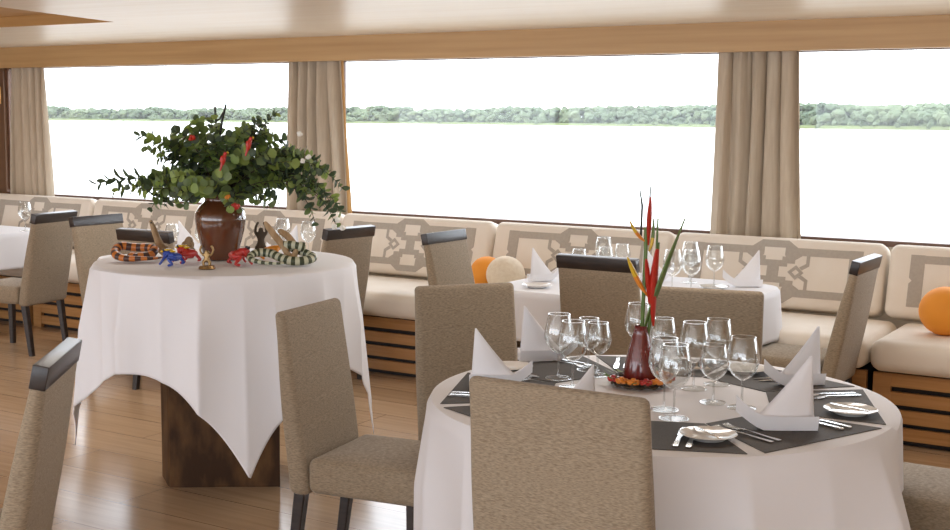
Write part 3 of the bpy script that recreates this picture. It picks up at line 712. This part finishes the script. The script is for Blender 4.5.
# ------------------------------------------------------------------ heliconia in the maroon vase on the near table
VX, VY = -1.675, 3.80
vz = thing('bud_vase', 'maroon cone shaped vase holding the heliconia on the near table', 'vase', (VX, VY, NZ+0.003))
MB().lathe([(0.001, 0.001), (0.060, 0.001), (0.062, 0.006), (0.047, 0.09), (0.028, 0.17), (0.021, 0.198), (0.023, 0.202), (0.0185, 0.2), (0.02, 0.15), (0.03, 0.10), (0.04, 0.02), (0.001, 0.015)], 36).build('body', 'maroon', vz)
rr_ = Vector((math.cos(YAW), math.sin(YAW), 0))
def hp(dx, z, dy=0.0):   # dx sideways in metres, z above the table
    v = rr_*dx+Vector((-math.sin(YAW), math.cos(YAW), 0))*dy; return (v.x, v.y, z)
hel = thing('heliconia_arrangement', 'red and orange heliconia with tall green stalks in the maroon vase', 'flowers', (VX, VY, NZ+0.003))
MB().tube([hp(0, 0.03), hp(0.004, 0.2), hp(0.010, 0.45), hp(0.008, 0.53)], [0.006, 0.007, 0.007, 0.006], 8).build('stalk', 'green', hel)
MB().tube([hp(0.010, 0.03), hp(0.03, 0.22), hp(0.045, 0.42), hp(0.048, 0.56)], [0.005, 0.006, 0.005, 0.003], 8).build('stalk', 'green', hel)
MB().tube([hp(-0.006, 0.5, 0.01), hp(-0.004, 0.6, 0.01), hp(-0.014, 0.66, 0.01)], [0.004, 0.004, 0.002], 6).build('stick', 'stick', hel)
MB().tube([hp(0.018, 0.5, 0.01), hp(0.020, 0.6, 0.01), hp(0.022, 0.665, 0.01)], [0.004, 0.004, 0.002], 6).build('stick', 'stick', hel)
def bract(p0, p1, p2, wd, m1, m2, nm='bract', split=0.55):
    pts = []; rs = []; ms = []
    a, b, c = Vector(p0), Vector(p1), Vector(p2)
    for i in range(15):
        t = i/14; pts.append(a*(1-t)**2+b*2*t*(1-t)+c*t*t); rs.append(0.0012+wd*math.sin(PI*(t*0.9+0.04))**0.8); ms.append(0 if t < split else 1)
    return MB().tube(pts, rs, 8, mis=ms, flat=0.6).build(nm, [m1, m2], hel)
bract(hp(0.042, 0.20), hp(0.030, 0.33), hp(0.052, 0.48), 0.019, 'red', 'green', split=0.86)
bract(hp(0.030, 0.26), hp(0.020, 0.36), hp(0.010, 0.44), 0.013, 'red', 'red')
bract(hp(0.020, 0.30), hp(-0.018, 0.35), hp(-0.050, 0.43), 0.014, 'orange', 'yellow')
bract(hp(0.018, 0.47), hp(0.018, 0.56), hp(0.022, 0.63), 0.012, 'red', 'red')
bract(hp(0.012, 0.48), hp(-0.022, 0.50), hp(-0.045, 0.55), 0.009, 'orange', 'yellow')
bract(hp(0.020, 0.45), hp(0.035, 0.47), hp(0.034, 0.56), 0.009, 'yellow', 'green')
lv = MB(); pts = []; rs = []
for i in range(16):
    t = i/15; pts.append(hp(0.012+0.125*t**1.1, 0.19+0.37*t)); rs.append(0.003+0.023*math.sin(PI*min(1, t*0.75+0.12))**1.5*(1-t*0.65))
lv.tube(pts, rs, 6, flat=0.3).build('leaf_blade', 'green', hel)
# decoration round the foot of the vase: a little wreath with orange blossoms
wr = thing('table_wreath', 'low wreath of twigs and orange blossoms round the maroon vase foot', 'wreath', (VX, VY, NZ+0.003))
w_ = MB()
for k in range(5):
    ph = k*1.3; w_.tube([((0.082+0.012*math.sin(3*a+ph))*math.cos(a), (0.082+0.012*math.sin(3*a+ph))*math.sin(a), 0.016+0.010*math.sin(5*a+ph*2)) for a in [2*PI*i/40 for i in range(41)]], 0.0045, 6)
w_.build('twig_ring', 'stem', wr)
for k in range(9):
    a = -2.2+k*0.42; bl = MB(); cx_, cy_ = 0.098*math.cos(a), 0.098*math.sin(a)
    for j in range(9):
        b = 2*PI*j/9; bl.ball((cx_+0.013*math.cos(b), cy_+0.013*math.sin(b), 0.026+0.004*(j % 2)), 0.0095, n=5, sc=(1, 1, 0.7))
    bl.ball((cx_, cy_, 0.033), 0.010, n=5); bl.build('blossom', 'orange' if k % 3 else 'crimson', wr)
lf_ = MB()
for k in range(26):
    a = rnd.uniform(0, 2*PI); r = rnd.uniform(0.07, 0.11); b = a+rnd.uniform(-1, 1)
    p = Vector((r*math.cos(a), r*math.sin(a), 0.02)); d = Vector((math.cos(b), math.sin(b), rnd.uniform(0.1, 0.9))).normalized(); s_ = d.cross(Vector((0, 0, 1))).normalized()*0.008
    lf_.add([p, p+d*0.02+s_, p+d*0.045, p+d*0.02-s_], [(0, 1, 2, 3)])
lf_.build('foliage', 'leaf', wr, smooth=False)
# ------------------------------------------------------------------ urn and bouquet on the display table
UX, UY = -3.807, 4.08; UZ = BZ+0.003
ur = MB().lathe([(0.001, 0.002), (0.070, 0.002), (0.073, 0.008), (0.086, 0.06), (0.103, 0.13), (0.110, 0.175), (0.107, 0.205), (0.090, 0.235), (0.070, 0.252), (0.066, 0.262), (0.071, 0.276), (0.078, 0.282), (0.074, 0.285), (0.062, 0.27), (0.062, 0.255), (0.095, 0.2), (0.09, 0.1), (0.06, 0.02), (0.001, 0.02)], 44).build('urn', 'glaze')
ur.location = (UX, UY, UZ); tag(ur, 'glossy brown glazed urn holding the leafy bouquet', 'vase')
bq = thing('bouquet', 'bushy eucalyptus bouquet with trailing sprays in the brown urn', 'bouquet', (UX, UY, UZ))
fwd = Vector((-math.sin(YAW), math.cos(YAW), 0))
def bp(dx, z, dy=0): return rr_*dx+fwd*dy+Vector((0, 0, z))
def leaf(mb_, p, d, nrm, L, Wd, mi):
    d = d.normalized(); s_ = d.cross(nrm).normalized(); n_ = s_.cross(d).normalized()
    vs = [p]
    for t, wv in ((0.18, 0.62), (0.5, 1.0), (0.82, 0.66)):
        vs += [p+d*L*t-s_*Wd*wv+n_*0.12*L*wv, p+d*L*t+s_*Wd*wv+n_*0.12*L*wv]
    vs.append(p+d*L)
    mb_.add(vs, [(0, 2, 1), (1, 2, 4, 3), (3, 4, 6, 5), (5, 6, 7)], mi)
br = random.Random(11)
def sprig(end, mid, leaf_L, slim=0.55, start_t=0.22, step=0.020, lime=0.25, dark=0.2, nm='sprig'):
    m = MB(); a = bp(br.uniform(-.03, .03), 0.24, br.uniform(-.03, .03)); b, c = mid, end; pts = []
    for i in range(13):
        t = i/12; pts.append(a*(1-t)**2+b*2*t*(1-t)+c*t*t)
    m.tube(pts, [0.0035-0.0023*i/12 for i in range(13)], 5, 0)
    Ltot = sum((pts[i+1]-pts[i]).length for i in range(12)); n = int(Ltot*(1-start_t)/step); az = br.uniform(0, 6)
    for k in range(n):
        t = start_t+(1-start_t)*(k+0.5)/n; p = a*(1-t)**2+b*2*t*(1-t)+c*t*t; d = ((b-a)*(1-t)+(c-b)*t).normalized()
        ref = Vector((0, 0, 1)) if abs(d.z) < 0.9 else Vector((1, 0, 0)); u = d.cross(ref).normalized(); v = u.cross(d)
        az += 1.57+br.uniform(-.4, .4)
        for sgn in (0, PI):
            q_ = (u*math.cos(az+sgn)+v*math.sin(az+sgn)); dd = (q_*0.9+d*br.uniform(0.2, 0.8)).normalized()
            L = leaf_L*br.uniform(0.8, 1.45)*(1-0.28*t); x = br.random()
            mi = 2 if x < lime else (3 if x > 1-dark else 1)
            leaf(m, p, dd, (d+Vector((br.uniform(-.5, .5), br.uniform(-.5, .5), br.uniform(-.3, .6)))).normalized(), L, L*slim, mi)
    m.build(nm, ['stem', 'leaf', 'leaf2', 'leafd'], bq)
for k in range(60):
    az = 2*PI*k/60*3.236; el = br.uniform(0.12, 1.25)
    R_ = br.uniform(0.30, 0.40); dx, dy = math.cos(az)*math.cos(el)*R_*1.12, math.sin(az)*math.cos(el)*R_*0.85; dz = math.sin(el)*R_*0.98
    e = bp(dx, 0.25+dz, dy); mid = bp(dx*0.42, 0.25+dz*0.75+0.05, dy*0.42)
    sprig(e, mid, 0.046, 0.5, 0.25, 0.021, 0.3, 0.2)
for k in range(8):      # low drooping ones round the rim
    az = 2*PI*k/8+0.3; dx, dy = math.cos(az)*0.22, math.sin(az)*0.2
    sprig(bp(dx*1.2, 0.24, dy), bp(dx*0.6, 0.36, dy*0.6), 0.042, 0.5, 0.3, 0.022, 0.15, 0.4)
S = 1/226.46   # metres per photo pixel at the urn
def off(px, py, dy=0): return bp((px-221)*S, 1.02-UZ+(258-py)*S, dy)
for px, py, mx_, my_, L, sl, dk in [(97, 184, 165, 165, 0.060, 0.20, 0.9), (113, 191, 170, 175, 0.058, 0.22, 0.8), (139, 135, 185, 140, 0.056, 0.2, 0.95), (155, 208, 180, 165, 0.045, 0.5, 0.5), (150, 178, 180, 160, 0.045, 0.5, 0.4), (168, 205, 190, 165, .045, .5, .4), (165, 158, 190, 150, .045, .5, .3), (160, 195, 185, 170, .046, .5, .3), (175, 190, 195, 165, .046, .5, .3),
      (344, 186, 300, 130, 0.042, 0.42, 0.7), (338, 222, 305, 140, 0.044, 0.42, 0.6), (325, 208, 285, 140, 0.044, 0.46, 0.5), (310, 190, 280, 140, 0.046, 0.5, 0.4), (300, 150, 265, 140, 0.046, 0.5, 0.4), (330, 170, 285, 135, .042, .48, .5), (318, 220, 300, 150, .044, .42, .7), (333, 200, 300, 140, .044, .44, .7), (315, 172, 285, 140, .044, .46, .5), (340, 210, 310, 150, .042, .42, .7), (285, 165, 260, 150, .046, .5, .3), (296, 178, 265, 150, .046, .5, .3), (320, 160, 280, 130, .044, .46, .5),
      (279, 112, 250, 135, 0.036, 0.42, 0.95), (262, 118, 245, 140, 0.038, 0.45, 0.8), (246, 207, 240, 180, 0.044, 0.5, 0.3), (218, 118, 220, 150, .044, .5, .2)]:
    dy = br.uniform(-0.12, 0.06); sprig(off(px, py, dy), off(mx_, my_, dy*0.5), L, sl, 0.34, 0.021, 0.12, dk)
MB().tube([off(228, 104), off(224, 120), off(219, 150)], [0.005, 0.006, 0.005], 6).build('stick', 'stick', bq)
MB().tube([off(217, 106), off(218, 125), off(220, 150)], [0.005, 0.005, 0.005], 6).build('stick', 'stick', bq)
MB().tube([off(216, 122), off(222, 118), off(228, 107)], [0.004, 0.004, 0.003], 6).build('stick', 'stick', bq)
def blossom(px, py, dy, r, m, nm='blossom'):
    b = MB(); c = off(px, py, dy)
    for j in range(10):
        v = Vector((br.uniform(-1, 1), br.uniform(-1, 1), br.uniform(-1, 1))).normalized()*r*0.55; b.ball(c+v, r*0.6, n=5)
    b.build(nm, m, bq)
for px, py in ((341, 214), (338, 221), (305, 132), (313, 154), (346, 222), (307, 158)): blossom(px, py, -0.15, 0.012, 'white_f')
blossom(243, 202, -0.16, 0.018, 'red'); blossom(236, 194, -0.16, 0.014, 'orange'); blossom(200, 137, -0.12, 0.014, 'red')
# two little red parrots perched in the bouquet
def parrot(px, py, dy, label, rz):
    p = Vector((UX, UY, UZ))+off(px, py, dy)
    t = thing('parrot_figurine', label, 'figurine', p, YAW+rz); t.scale = (0.6, 0.6, 0.6)
    skin('body', [[(0, 0, -0.005, 0.015), (0.006, 0, 0.022, 0.018), (0.012, 0, 0.045, 0.012), (0.016, 0, 0.058, 0.014), (0.022, 0, 0.066, 0.010)], [0, (-0.012, 0, -0.03, 0.009), (-0.022, 0, -0.065, 0.005)]], 'crimson', t)
    MB().tube([(0.026, 0, 0.066), (0.036, 0, 0.060), (0.036, 0, 0.050)], [0.007, 0.005, 0.001], 6).build('beak', 'yellow', t)
    w = MB()
    for sy in (-1, 1): w.ball((-0.004, sy*0.016, 0.012), 0.02, n=8, sc=(0.7, 0.3, 1.5))
    w.build('wing', 'red', t)
parrot(239, 158, -0.32, 'small red parrot figurine lower in the bouquet', 0.4)
parrot(262, 144, -0.30, 'small red parrot figurine perched upper right in the bouquet', 0.3)
# ------------------------------------------------------------------ animal figurines on the display table
TZ = BZ+0.003
def snake(name, path, r, mats, per, label, loc, rz, head=True):
    pts = []
    P = [Vector(p) for p in path]
    for i in range(len(P)-1):
        p0, p1, p2, p3 = P[max(i-1, 0)], P[i], P[i+1], P[min(i+2, len(P)-1)]
        for k in range(8):
            t = k/8; pts.append(0.5*((2*p1)+(p2-p0)*t+(2*p0-5*p1+4*p2-p3)*t*t+(3*p1-p0-3*p2+p3)*t**3))
    pts.append(P[-1]); n = len(pts)
    rad = [r*min(1, 0.15+2.6*i/n)*(1.0 if i < n-9 else (0.85 if i < n-6 else (1.15 if i < n-2 else 0.6))) for i in range(n)]
    ms = [((i//per) % 2) for i in range(n)]
    t = thing(name, label, 'figurine', loc, rz)
    MB().tube(pts, rad, 10, mis=ms, flat=0.92).build('body', mats, t)
    h = pts[-1]; d = (pts[-1]-pts[-4]).normalized(); s_ = d.cross(Vector((0, 0, 1))).normalized()
    e = MB()
    for q_ in (-1, 1): e.ball(h-d*0.012+s_*q_*r*0.75+Vector((0, 0, r*0.5)), 0.004, n=5)
    e.build('eyes', 'black', t); return t
rS = 0.0195
# orange coil: a loop lying on the cloth that climbs to a raised neck at the left
snake('snake_figurine', [(0.115, 0.00, rS), (0.09, -0.045, rS), (0.03, -0.065, rS), (-0.03, -0.06, rS), (-0.075, -0.03, rS+0.01), (-0.09, 0.01, 0.045), (-0.075, 0.045, 0.062), (-0.02, 0.06, 0.055), (0.035, 0.055, 0.055), (0.07, 0.035, 0.05), (0.06, -0.005, 0.028), (0.01, -0.02, 0.022), (-0.03, -0.005, 0.02)], rS, ['snake_o', 'snake_b'], 3, 'orange and black banded toy snake coiled on the display table', (-4.035, 3.80, TZ), YAW)
# cobra-like driftwood next to it
cb_ = thing('cobra_figurine', 'raised brown cobra figurine behind the orange snake', 'figurine', (-4.06, 3.95, TZ), YAW)
skin('body', [[(0.03, 0, 0.022, 0.028), (0.012, 0, 0.05, 0.022), (0.0, 0, 0.085, 0.016), (-0.012, 0, 0.12, 0.015), (-0.022, 0, 0.15, 0.011), (-0.030, 0, 0.168, 0.006)], [0, (0.06, 0.0, 0.012, 0.014), (0.095, -0.01, 0.008, 0.007)]], 'drift', cb_)
e = MB()
for sy in (-1, 1): e.ball((-0.024, sy*0.010, 0.157), 0.004, n=5)
e.build('eyes', 'black', cb_)
def frog(x, y, rz, m, m2, label, s=1.0):
    t = thing('frog_figurine', label, 'figurine', (x, y, TZ), rz); t.scale = (s, s, s)
    skin('body', [[(-0.035, 0, 0.030, 0.017), (-0.008, 0, 0.040, 0.022), (0.020, 0, 0.050, 0.018), (0.042, 0, 0.053, 0.012)],
        [1, (-0.026, 0.026, 0.036, 0.009), (-0.002, 0.042, 0.036, 0.008), (-0.030, 0.044, 0.010, 0.006), (-0.010, 0.052, 0.005, 0.005)],
        [1, (-0.026, -0.026, 0.036, 0.009), (-0.002, -0.042, 0.036, 0.008), (-0.030, -0.044, 0.010, 0.006), (-0.010, -0.052, 0.005, 0.005)],
        [2, (0.022, 0.024, 0.036, 0.007), (0.030, 0.034, 0.018, 0.005), (0.040, 0.038, 0.005, 0.005)],
        [2, (0.022, -0.024, 0.036, 0.007), (0.030, -0.034, 0.018, 0.005), (0.040, -0.038, 0.005, 0.005)]], m, t)
    e_ = MB()
    for sy in (-1, 1): e_.ball((0.034, sy*0.011, 0.064), 0.0065, n=6)
    e_.build('eyes', 'black', t)
    if m2:
        sp = MB()
        for a_, b_, c_ in ((0.044, 0, 0.058), (0.02, 0.008, 0.066), (0.018, -0.010, 0.065), (-0.006, 0.006, 0.061)): sp.ball((a_, b_, c_), 0.011, n=6, sc=(1.2, 1, 0.45))
        sp.build('back_patches', m2, t)
frog(-3.80, 3.78, YAW+PI-0.35, 'blue', 'yellow', 'blue poison frog figurine with yellow head marks', 1.0)
frog(-3.825, 3.89, YAW+PI-0.5, 'crimson', 'yellow', 'red frog figurine with a yellow head left of the urn', 1.1)
frog(-3.585, 3.95, YAW+0.5, 'crimson', None, 'plain red frog figurine right of the urn', 1.15)
lz = thing('lizard_figurine', 'orange lizard figurine behind the green snake', 'figurine', (-3.64, 4.20, TZ), YAW+0.15)
skin('body', [[(-0.035, 0, 0.026, 0.016), (0.0, 0, 0.040, 0.018), (0.035, 0, 0.052, 0.014), (0.06, 0, 0.056, 0.009), (0.082, 0, 0.050, 0.005)], [0, (-0.07, 0.0, 0.018, 0.008), (-0.10, 0.015, 0.012, 0.004)],
    [0, (-0.03, 0.03, 0.018, 0.007), (-0.015, 0.038, 0.004, 0.005)], [0, (-0.03, -0.03, 0.018, 0.007), (-0.015, -0.038, 0.004, 0.005)], [2, (0.04, 0.028, 0.026, 0.006), (0.052, 0.034, 0.005, 0.005)], [2, (0.04, -0.028, 0.026, 0.006), (0.052, -0.034, 0.005, 0.005)]], 'tangerine', lz)
e = MB()
for sy in (-1, 1): e.ball((0.055, sy*0.009, 0.064), 0.004, n=5)
e.build('eyes', 'black', lz)
bz = thing('bronze_figurine', 'small bronze figurine with raised arms in front of the urn', 'figurine', (-3.60, 3.775, TZ), YAW)
MB().lathe([(0.001, 0.0005), (0.033, 0.0005), (0.035, 0.004), (0.030, 0.014), (0.001, 0.015)], 24).build('plinth', 'bronze', bz)
skin('body', [[(0, 0, 0.040, 0.011), (0, 0, 0.056, 0.012), (0, 0, 0.068, 0.007), (0, 0, 0.078, 0.010)], [1, (0.020, 0, 0.060, 0.005), (0.028, 0, 0.078, 0.005), (0.018, 0, 0.098, 0.006)], [1, (-0.020, 0, 0.060, 0.005), (-0.028, 0, 0.078, 0.005), (-0.020, 0, 0.098, 0.006)],
    [0, (0.014, -0.006, 0.028, 0.006), (0.010, -0.008, 0.012, 0.006)], [0, (-0.014, -0.006, 0.028, 0.006), (-0.010, -0.008, 0.012, 0.006)]], 'bronze', bz)
mk = thing('monkey_figurine', 'small dark monkey figurine standing behind the red frog', 'figurine', (-3.755, 4.285, TZ), YAW)
skin('body', [[(0, 0, 0.055, 0.016), (0, 0, 0.090, 0.017), (0, 0, 0.112, 0.009), (0, 0, 0.130, 0.014)], [1, (0.026, 0, 0.105, 0.007), (0.022, 0, 0.135, 0.006), (0.012, 0, 0.155, 0.006)], [1, (-0.026, 0, 0.105, 0.007), (-0.022, 0, 0.135, 0.006), (-0.010, 0, 0.155, 0.006)],
    [0, (0.022, -0.01, 0.035, 0.008), (0.016, -0.006, 0.006, 0.007)], [0, (-0.022, -0.01, 0.035, 0.008), (-0.016, -0.006, 0.006, 0.007)]], 'stem', mk)
e = MB()
for sy in (-1, 1): e.ball((sy*0.005, -0.013, 0.133), 0.003, n=5)
e.build('eyes', 'cream', mk)
mk2 = thing('tree_frog_figurine', 'small brown figurine half hidden at the urn\'s left side', 'figurine', (-4.00, 4.08, TZ), YAW)
skin('body', [[(0, 0, 0.03, 0.020), (0.0, 0, 0.065, 0.018), (0.004, 0, 0.092, 0.013)], [0, (0.028, -0.01, 0.03, 0.008), (0.024, -0.02, 0.006, 0.006)], [0, (-0.028, -0.01, 0.03, 0.008), (-0.024, -0.02, 0.006, 0.006)], [1, (0.024, -0.012, 0.06, 0.006), (0.022, -0.02, 0.04, 0.005)], [1, (-0.024, -0.012, 0.06, 0.006), (-0.022, -0.02, 0.04, 0.005)]], 'drift', mk2)
# green snake and its driftwood
rG = 0.0195
snake('snake_figurine', [(0.055, -0.075, rG), (0.0, -0.085, rG), (-0.06, -0.07, rG+0.004), (-0.105, -0.03, 0.035), (-0.085, 0.015, 0.052), (-0.03, 0.025, 0.050), (0.02, -0.005, 0.035), (0.07, -0.025, rG+0.004), (0.13, -0.01, rG+0.006), (0.15, 0.035, 0.035), (0.10, 0.06, 0.055), (0.05, 0.05, 0.075), (0.03, 0.03, 0.085), (0.08, 0.02, 0.085), (0.12, 0.03, 0.075)], rG, ['snake_g', 'snake_w'], 2, 'olive and white patterned toy snake coiled at the right of the display table', (-3.45, 4.03, TZ), YAW)
dw = thing('driftwood', 'forked piece of driftwood rising from the olive snake', 'driftwood', (-3.46, 4.05, TZ), YAW)
skin('branch', [[(0.06, 0, 0.018, 0.016), (0.03, 0, 0.075, 0.015), (-0.005, 0, 0.12, 0.016), (-0.04, 0, 0.165, 0.014), (-0.052, 0, 0.185, 0.006)], [0, (0.085, 0.01, 0.075, 0.012), (0.04, 0.015, 0.125, 0.017), (0.0, 0.015, 0.15, 0.011)], [0, (0.10, -0.01, 0.014, 0.012)]], 'drift', dw)
